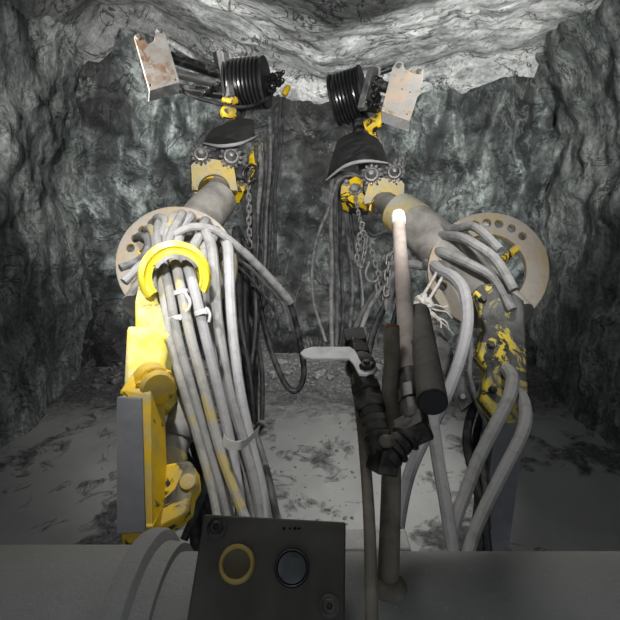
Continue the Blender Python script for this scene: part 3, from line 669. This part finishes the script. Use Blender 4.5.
# ------------------------------------------------------------------ chains
def chain(label, px, L, group=None, mat='steel'):
    pts = [P(*p) for p in spline(px, 24)]
    t = thing('chain', label, 'chain', pts[-1], group)
    # one link mesh, copied along the path
    bm = BM(); r = L * .12
    prof = []
    for i in range(16):
        a = 2 * math.pi * i / 16; prof.append(Vector((L * .24 * math.cos(a), 0, L * .24 * math.sin(a) + (L * .26 if math.sin(a) > 0.01 else -L * .26 if math.sin(a) < -.01 else 0))))
    sweep(bm, prof, r, 6, closed=True)
    bmesh.ops.recalc_face_normals(bm, faces=bm.faces)
    me = bpy.data.meshes.new('link'); bm.to_mesh(me); bm.free(); me.materials.append(M[mat])
    for p in me.polygons: p.use_smooth = True
    acc = 0; step = L * .72; i = 0; last = pts[0]; base = Vector(t['w'])
    for a, b in zip(pts, pts[1:]):
        seg = (b - a).length
        while acc + seg >= step * i:
            q = a + (b - a) * max(0, min(1, (step * i - acc) / max(seg, 1e-6)))
            o = bpy.data.objects.new('link', me) if i == 0 else o.copy()
            C.objects.link(o); o.parent = t
            m = frame(q - base, b - a, (1, .3, 0))
            o.matrix_local = m @ Matrix.Rotation(R(90 * (i % 2) + 20), 4, 'Z')
            i += 1
            if i > 90: return t
        acc += seg
    return t
gN = 'steel chains'
chain('short steel chain hanging from the left yellow clamp', [(248, 186, 2.72), (249, 205, 2.7), (249, 225, 2.68), (250, 246, 2.66)], .05, gN)
chain('thin rusty chain dropping from the right yellow clamp', [(355, 192, 2.72), (357, 205, 2.68), (360, 220, 2.65), (363, 232, 2.62), (365, 244, 2.6)], .034, gN)
chain('tangled chain loop hanging left in the knot beside the right boom', [(362, 226, 2.6), (358, 246, 2.58), (357, 262, 2.56), (360, 268, 2.54), (364, 256, 2.52), (366, 238, 2.52)], .045, gN)
chain('chain running from the tangle down toward the bright-tipped rod', [(364, 234, 2.58), (372, 252, 2.54), (378, 272, 2.5), (383, 292, 2.46), (388, 304, 2.44), (390, 284, 2.42)], .045, gN)
chain('heavy-linked chain beside the bright-tipped rod', [(398, 248, 2.34), (391, 254, 2.34), (388, 268, 2.34), (387, 284, 2.34), (386, 298, 2.34)], .055, gN)
hook = BM(); tube(hook, [(370, 262, 2.5), (366, 272, 2.5), (368, 280, 2.5), (374, 282, 2.48), (379, 279, 2.48)], 3, 8); tag(link('chain_hook', hook, M['steel']), 'curved steel hook hanging in the tangled chain', 'hook', 'hooks in the chain')
hook = BM(); tube(hook, [(376, 284, 2.46), (378, 298, 2.46), (382, 307, 2.46), (388, 308, 2.44), (391, 302, 2.44)], 2.6, 8); tag(link('chain_hook', hook, M['steel']), 'long thin steel hook curling at the bottom of the chain', 'hook', 'hooks in the chain')

# ------------------------------------------------------------------ ties
def band(bm, p, axis, r, w, th=.003, n=18):
    lathe(bm, [(r, -w / 2), (r + th, -w / 2), (r + th, w / 2), (r, w / 2), (r, -w / 2)], frame(p, axis), n)
def tie(label, x, y, d, dx, dy, rp, w, tail=None, group='pale ties round the hoses'):
    p = P(x, y, d); ax = P(x + dx, y + dy, d) - p
    t = thing('cable_tie', label, 'cable tie', p, group)
    part('band', lambda b: band(b, p, ax, rp * d / F, w), M['tie'], t)
    part('head', lambda b: box(b, frame(P(x + rp * .8, y, d) - FWD * rp * d / F * .7, FWD, RT), .012, .014, .010), M['tie'], t, .002)
    if tail: part('tail', lambda b: tube(b, tail, 3.2, 6), M['tie'], t)
tie('white tie with knotted end on the middle hose just under the yellow saddle', 181, 292, 1.5, 2, 10, 6.8, .014, [(186, 294, 1.47), (190, 302, 1.46), (188, 310, 1.46), (182, 312, 1.47)])
tie('white tie round the right saddle hose with a loose curl', 202, 312, 1.475, 3, 10, 7, .016, [(206, 308, 1.45), (210, 314, 1.44), (209, 322, 1.44)])
tie('white tie on the left saddle hose below the bright saddle', 176, 318, 1.478, 3, 10, 6.8, .014)
t = thing('strap', 'wide grey strap pulled round the right half of the left hose bundle', 'strap', P(242, 440, 1.5))
def fstrap(b):
    ctr = [(223, 438, 1.36), (227, 444, 1.29), (237, 446, 1.26), (246, 443, 1.27), (253, 436, 1.34), (259, 429, 1.42)]
    p = [P(*q) for q in spline(ctr, 6)]
    u = (UP * .95 + RT * .2).normalized()
    rows = [[b.verts.new(q + u * s * .013 + FWD * e) for s, e in ((-1, 0), (1, 0), (1, .004), (-1, .004))] for q in p]
    for A, B in zip(rows, rows[1:]):
        for j in range(4): b.faces.new((A[j], A[(j + 1) % 4], B[(j + 1) % 4], B[j]))
    b.faces.new(rows[0]); b.faces.new(rows[-1])
part('webbing', fstrap, M['tie'], t)
part('buckle', lambda b: box(b, frame(P(259, 427, 1.45), FWD, P(262, 424, 1.45) - P(258, 430, 1.45)), .03, .026, .022), M['steel_dark'], t, .003)

# rope and rag on the right ring
t = thing('rope_tie', 'white rag knot with frayed strings tied to the right guide ring above the black grip', 'rope', P(425, 305, 1.77))
def fknot(b):
    for i, (x, y, d, r) in enumerate(((422, 300, 1.78, .025), (427, 304, 1.77, .022), (419, 304, 1.78, .019), (425, 309, 1.77, .020))):
        q = bmesh.ops.create_icosphere(b, subdivisions=3, radius=r)
        for v in q['verts']: v.co = v.co * (1 + .45 * noise.noise(v.co * 75 + Vector((i * 7, 0, 0)))) + P(x, y, d)
part('knot', fknot, M['rag'], t)
for pts in ([(420, 300, 1.78), (430, 284, 1.84), (438, 270, 1.92)], [(427, 302, 1.78), (436, 288, 1.82), (443, 276, 1.86)], [(426, 306, 1.77), (436, 310, 1.77), (446, 312, 1.78), (452, 318, 1.79)], [(426, 308, 1.77), (436, 318, 1.77), (446, 326, 1.78), (454, 335, 1.8)], [(424, 308, 1.77), (432, 312, 1.77), (440, 320, 1.77), (441, 328, 1.77)], [(426, 304, 1.77), (436, 305, 1.77), (443, 307, 1.78), (448, 306, 1.78)], [(425, 307, 1.76), (433, 316, 1.76), (439, 318, 1.77), (446, 322, 1.77), (449, 330, 1.78)]):
    part('string', lambda b: tube(b, pts, 1.8 if pts[-1][1] > 300 else 3.2, 6), M['rag'], t)

# ------------------------------------------------------------------ dusty cross tube under the controls
cy, cz, cr = .517, 2.6 - .694, .16
ctr = Vector((0, cy, cz))
t = thing('cross_tube', 'thick gritty grey cross tube with a raised flange, lying across the bottom', 'tube', Vector((0, cy, 0)))
X = frame(ctr, (1, 0, 0), (0, 0, 1))
part('tube_body', lambda b: lathe(b, [(cr, -.21), (cr, .85), (cr * .9, .86)], X, 64), M['sand'], t)
part('end_drum', lambda b: lathe(b, [(cr * .96, -.86), (cr * 1.06, -.85), (cr * 1.06, -.262), (cr * 1.02, -.255)], X, 64), M['sand'], t)
part('flange', lambda b: lathe(b, [(cr * .9, -.262), (cr * 1.20, -.262), (cr * 1.22, -.255), (cr * 1.22, -.240), (cr * 1.20, -.234), (cr * 1.10, -.230), (cr * 1.08, -.205), (cr * .9, -.205)], X, 64), M['sand'], t)
part('cross_rib', lambda b: box(b, Matrix.Translation((.105, cy + .136, cz + .112)), .125, .05, .012), M['tie'], t, .004)
for s in (-.74, .74):
    part('support_leg', lambda b: box(b, Matrix.Translation((s, cy, (cz - .1) / 2)), .12, .12, cz - .1), M['post'], t, .01)

# ------------------------------------------------------------------ control box
TL, TR, BL, BR = P(204, 514, .60), P(346, 522, .60), P(187, 628, .535), P(345, 636, .545)
pn = Plane((204, 514, .60), (346, 522, .60), (187, 628, .535))
t = thing('control_box', 'dark grey control box with one yellow-ringed and one black push button, at bottom centre', 'control box', (BL + BR) / 2)
def fbox(b):
    q = [pn.at(204, 514), pn.at(346, 522), pn.at(344.5, 660), pn.at(181, 655)]
    plate(b, [q], pn.n, .055)
bx = part('housing', fbox, M['panel'], t, .0025)
part('mounting_bracket', lambda b: sweep(b, [pn.at(262, 600) + pn.n * .05, pn.at(262, 600) + pn.n * .10, ctr + Vector((-.06, -.10, .05))], .015, 8), M['steel_dark'], t)
def button(x, y, r, ring, cap, label, bezel_label):
    c = pn.at(x, y); d = (c - CAM).dot(FWD); rr = r * d / F; fr = frame(c, -pn.n, RT)
    o = part('push_button', lambda b: lathe(b, [(rr * .86, -.002), (rr * .86, .004), (rr * .80, .006), (rr * .5, .005), (.0005, .0045)], fr, 36), cap, t, label=label)
    part('bezel', lambda b: lathe(b, [(rr * .80, .002), (rr * 1.12, .0), (rr * 1.12, .004), (rr * 1.02, .0085), (rr * .90, .009), (rr * .82, .006), (rr * .80, .002)], fr, 40), ring, o, label=bezel_label)
button(237, 564, 16, M['byellow'], M['bcap'], 'brown push button', 'faded yellow ring')
button(292, 568, 15.5, M['black'], M['black'], 'black push button', 'black ring')
c = pn.at(292, 568); d = (c - CAM).dot(FWD)
part('rim', lambda b: lathe(b, [(15.3 * d / F, .0086), (15.9 * d / F, .0096), (16.4 * d / F, .0084), (15.3 * d / F, .0086)], frame(c, -pn.n, RT), 40), M['bezel'], t, label='thin worn metal rim of the black button')
for (x, y) in ((217, 528), (329, 606)):
    def fbolt(b):
        p = pn.at(x, y); lathe(b, [(.0125, 0), (.0125, .002), (.0115, .0025)], frame(p, -pn.n, RT), 20); lathe(b, [(.0085, .0024), (.0085, .008), (.0075, .009), (.004, .009), (.003, .006)], frame(p, -pn.n, RT), 6)
    part('bolt', fbolt, M['fit'], t)
def fmark(b):
    for (x, w, h) in ((284, 3.2, 2.2), (290, 2.2, 1.2), (295, 3.6, 2.0), (299, 3.2, 1.6)):
        q = [(x - w / 2, 528.5 - h / 2), (x + w / 3, 528 - h / 2), (x + w / 2, 528.6 + h / 2), (x - w / 3, 529 + h / 2)]
        plate(b, [[pn.at(*k) - pn.n * .0005 for k in q]], -pn.n, .0003)
part('worn_marking', fmark, M['black'], bx, 0, 0)

# ------------------------------------------------------------------ pipes in front
t = thing('lever_pipe', 'thick brown-grey pipe with an open rusty top, standing on the cross tube', 'pipe', P(388, 583, .64))
def open_pipe(b):
    p, r = pxs([(391.5, 328, .80, 16), (392, 400, .755, 17.5), (391, 490, .69, 20), (388, 588, .64, 22)], None, 5)
    sweep(b, p, r, 20, caps=False)
    sweep(b, p[:3], [x * .8 for x in r[:3]], 20, caps=False)
part('pipe', open_pipe, M['pipe'], t)
def rim(b):
    p, r = pxs([(391.5, 328, .80, 16), (392, 340, .79, 16.3)], None)
    fr = frame(p[0], p[0] - p[1]); lathe(b, [(r[0] * .78, -.004), (r[0] * .78, .002), (r[0], .002), (r[0], -.004)], fr, 20, caps=False)
    lathe(b, [(r[0] * .8, -.03), (.0005, -.031)], fr, 20, caps=False)
part('open_rim', rim, M['pipe_in'], t, label='rusty open pipe mouth')
part('weld_foot', lambda b: lathe(b, [(.03, -.008), (.030, .0), (.022, .008), (.016, .012)], frame(P(388, 586, .643), (0, .2, 1)), 20), M['pipe'], t)
hose('slim black pipe running down in front of the cross tube from the valve', [(353, 372, .80, 9.5), (360, 410, .74, 10.5), (366, 470, .66, 11.5), (370, 540, .58, 12.5), (372, 640, .50, 14)], None, M['pipe'], None, 'pipe', 'slim_pipe', 14)

# bright-tipped rod with elbow, fittings and ball valve
t = thing('valve_assembly', 'bright-tipped rod joined by black elbow to ball valve with flat white lever', 'valve', P(385, 465, .62))
rod = part('rod', lambda b: tube(b, [(398.5, 222, 1.04, 12.5), (401, 260, .97, 14), (405, 310, .88, 17), (409, 360, .79, 20), (411, 396, .73, 22)], None, 18), M['rod'], t, label='dusty rod, pale at the top and dark toward the elbow')
tip = P(398.3, 217, 1.05); dirr = P(398.3, 217, 1.05) - P(401, 260, .97)
part('end_cap', lambda b: lathe(b, [(.0145, -.024), (.0165, -.018), (.0165, .002), (.0150, .010), (.010, .016), (.0005, .018)], frame(tip, dirr), 20), M['white'], rod, label='rounded tip, lamp glare painted white')  # white colour puts the overexposed lamp glare into the tip
def seg(b, a, c, ra, rc=None, n=16): 
    sweep(b, [P(*a), P(*c)], [ra, rc or ra], n)
r0 = .0175
def fcoll(b):
    seg(b, (409.5, 372, .765), (411, 392, .735), .0185); seg(b, (410.5, 390, .737), (412, 404, .71), .0205, None, 8); seg(b, (411.5, 401, .715), (412.5, 411, .70), .018)
part('rod_collar', fcoll, M['fit'], t, .0015)
def felb(b):
    # elbow: drop from the rod, then a run toward the lower left
    A, Bp, Cp = P(412.5, 404, .71), P(416, 426, .67), P(384, 462, .645)
    sweep(b, [A, A.lerp(Bp, .6), Bp], [.020, .021, .021], 8)
    dr = (Cp - Bp)
    box(b, frame(Bp + dr * .10, FWD * .8 + UP * .35, dr), .046, .036, .036)
    sweep(b, [Bp, Bp + dr * .35], .0215, 8)
    sweep(b, [Bp + dr * .28, Bp + dr * .40], .0245, 6)
    sweep(b, [Bp + dr * .40, Bp + dr * .62], .0185, 16)
    sweep(b, [Bp + dr * .60, Bp + dr * .74], .0240, 6)
    sweep(b, [Bp + dr * .74, Bp + dr * .96], .0205, 12)
part('elbow', felb, M['fit'], t, .005)
part('elbow_lug', lambda b: lathe(b, [(.009, -.01), (.009, .008), (.006, .012), (.0005, .013)], frame(P(387, 441, .635), (-.5, -.8, .5)), 14), M['pipe'], t)
def stack(b):
    S0, S1 = P(384, 462, .645), P(355, 344, .80); dv = S1 - S0
    def at(t_): return S0 + dv * t_
    box(b, frame(at(.01), FWD * .8 - RT * .4, dv), .034, .034, .034)
    for (a, c, r, n) in ((.03, .16, .0195, 12), (.14, .19, .0225, 6), (.19, .27, .0185, 16), (.26, .32, .0215, 6), (.32, .40, .018, 16), (.38, .47, .0255, 6), (.46, .53, .021, 16), (.52, .60, .0255, 6), (.60, .72, .0185, 16)):
        sweep(b, [at(a), at(c)], r, n)
part('fitting_stack', stack, M['fit'], t, .003)
def vbody(b):
    S0, S1 = P(384, 462, .645), P(355, 344, .80); dv = S1 - S0
    def at(t_): return S0 + dv * t_
    sweep(b, [at(.70), at(.735), at(.77), at(.82), at(.86)], [.019, .0245, .0265, .0245, .019], 14)
    sweep(b, [at(.85), at(.93)], .0245, 6); sweep(b, [at(.92), at(1.0)], .0215, 6); sweep(b, [at(.97), at(1.10)], .026, 4)
    sweep(b, [at(.78), at(.78) - FWD * .036 + RT * .012], .010, 12)
vb = part('valve_body', vbody, M['fit'], t, .002)
S0, S1 = P(384, 462, .645), P(355, 344, .80)
nutp = S0 + (S1 - S0) * .78 - FWD * .036 + RT * .012
part('stem_nut', lambda b: lathe(b, [(.011, -.004), (.011, .006), (.009, .008), (.005, .008), (.005, .014), (.0005, .014)], frame(nutp, -FWD, RT), 6), M['steel'], vb)
lv = Plane((300, 347, .79), (358, 347, .765), (330, 359, .73))
def flever(b):
    # flat handle with a dog-leg down to the stem
    d1 = [(300, 353), (304, 349), (312, 346.5), (350, 346.5), (355, 350), (361, 362), (368, 361), (374, 364.5), (373, 371), (366, 374.5), (359, 374), (353, 363), (349, 358.5), (312, 358.5), (304, 357)]
    plate(b, [[lv.at(*q) for q in d1]], lv.n, .0035)
part('lever', flever, M['white'], t, .001, label='flat white-painted lever')

part('lever_nut', lambda b: (lathe(b, [(.0115, -.001), (.0115, .006), (.010, .0075), (.005, .0075), (.005, .012), (.0005, .0125)], frame(lv.at(367, 367.5) , -lv.n, RT), 6)), M['fit'], t)
# black grip
t = thing('grip_tube', 'matt black grip tube pointing at the viewer beside the bright-tipped rod', 'grip', P(433, 402, .60))
g = part('grip', lambda b: tube(b, [(419, 312, .90, 21), (424, 345, .80, 24.5), (429, 378, .71, 28), (432.5, 402, .65, 30.5)], None, 28), M['grip'], t)
gp, gr_ = pxs([(429, 378, .71, 28), (432.5, 402, .65, 30.5)], None)
gd = (gp[1] - gp[0]).normalized()
part('end_plug', lambda b: lathe(b, [(gr_[1] * 1.0, -.003), (gr_[1] * 1.0, .001), (gr_[1] * .9, .003), (.0005, .0035)], frame(gp[1], gd), 28), M['grip_end'], g)
part('clip', lambda b: sweep(b, [P(408, 345, .81), P(416, 346, .80), P(422, 346, .80)], .010, 10), M['fit'], t)

# ------------------------------------------------------------------ light
w = bpy.data.worlds.new('drift_air'); bpy.context.scene.world = w; w.use_nodes = True
w.node_tree.nodes['Background'].inputs[0].default_value = (.84, .90, .95, 1); w.node_tree.nodes['Background'].inputs[1].default_value = .42
def lamp(name, loc, to, energy, size, typ='SPOT', angle=120, col=(1, .98, .95), blend=.6):
    l = bpy.data.lights.new(name, typ); l.energy = energy; l.color = col
    if typ == 'SPOT': l.spot_size = R(angle); l.spot_blend = blend; l.shadow_soft_size = size
    else: l.shadow_soft_size = size
    o = bpy.data.objects.new(name, l); C.objects.link(o); o.location = loc
    o.rotation_euler = (Vector(to) - Vector(loc)).to_track_quat('-Z', 'Y').to_euler()
# fill lights added out of view to brighten face, floor and ceiling
lamp('side_fill_left', (-2.35, 2.7, 3.2), (-.9, 6.5, 2.9), 760, .12, angle=95, blend=.7)
lamp('side_fill_right', (2.35, 2.7, 3.2), (.9, 6.5, 2.9), 760, .12, angle=95, blend=.7)
lamp('floor_fill', (1.9, 2.4, 3.2), (-.2, 4.4, 0), 420, .15, angle=62, blend=.7)
lamp('roof_fill', (0, -.5, 2.95), (.1, 4.4, 3.95), 300, .1, angle=50, blend=.9)
# canopy lamps over the operator, their cones passing above the control box
lamp('canopy_lamp_left', (-.45, .2, 3.15), (-.5, 1.2, 2.83), 125, .06, angle=66, blend=.8)
lamp('canopy_lamp_right', (.32, .3, 3.10), (.26, 1.3, 2.75), 105, .05, angle=62, blend=.8)
lamp('front_fill', (-.1, 1.3, 3.12), (.05, .6, 2.05), 17, .16, angle=64, blend=.8)  # added fill brightening the lever and cross tube, not a canopy lamp
# fill lights added over the left and right hoses
lamp('hose_fill', (-.42, 1.25, 3.15), (-.5, 1.6, 2.0), 42, .03, angle=90, blend=.8)
lamp('hose_fill_right', (.62, 1.45, 3.1), (.5, 1.5, 2.0), 20, .05, angle=90, blend=.8)

sc = bpy.context.scene
sc.view_settings.view_transform = 'Standard'
sc.view_settings.exposure = 0.0
for o in bpy.data.objects:
    if 'w' in o: del o['w']
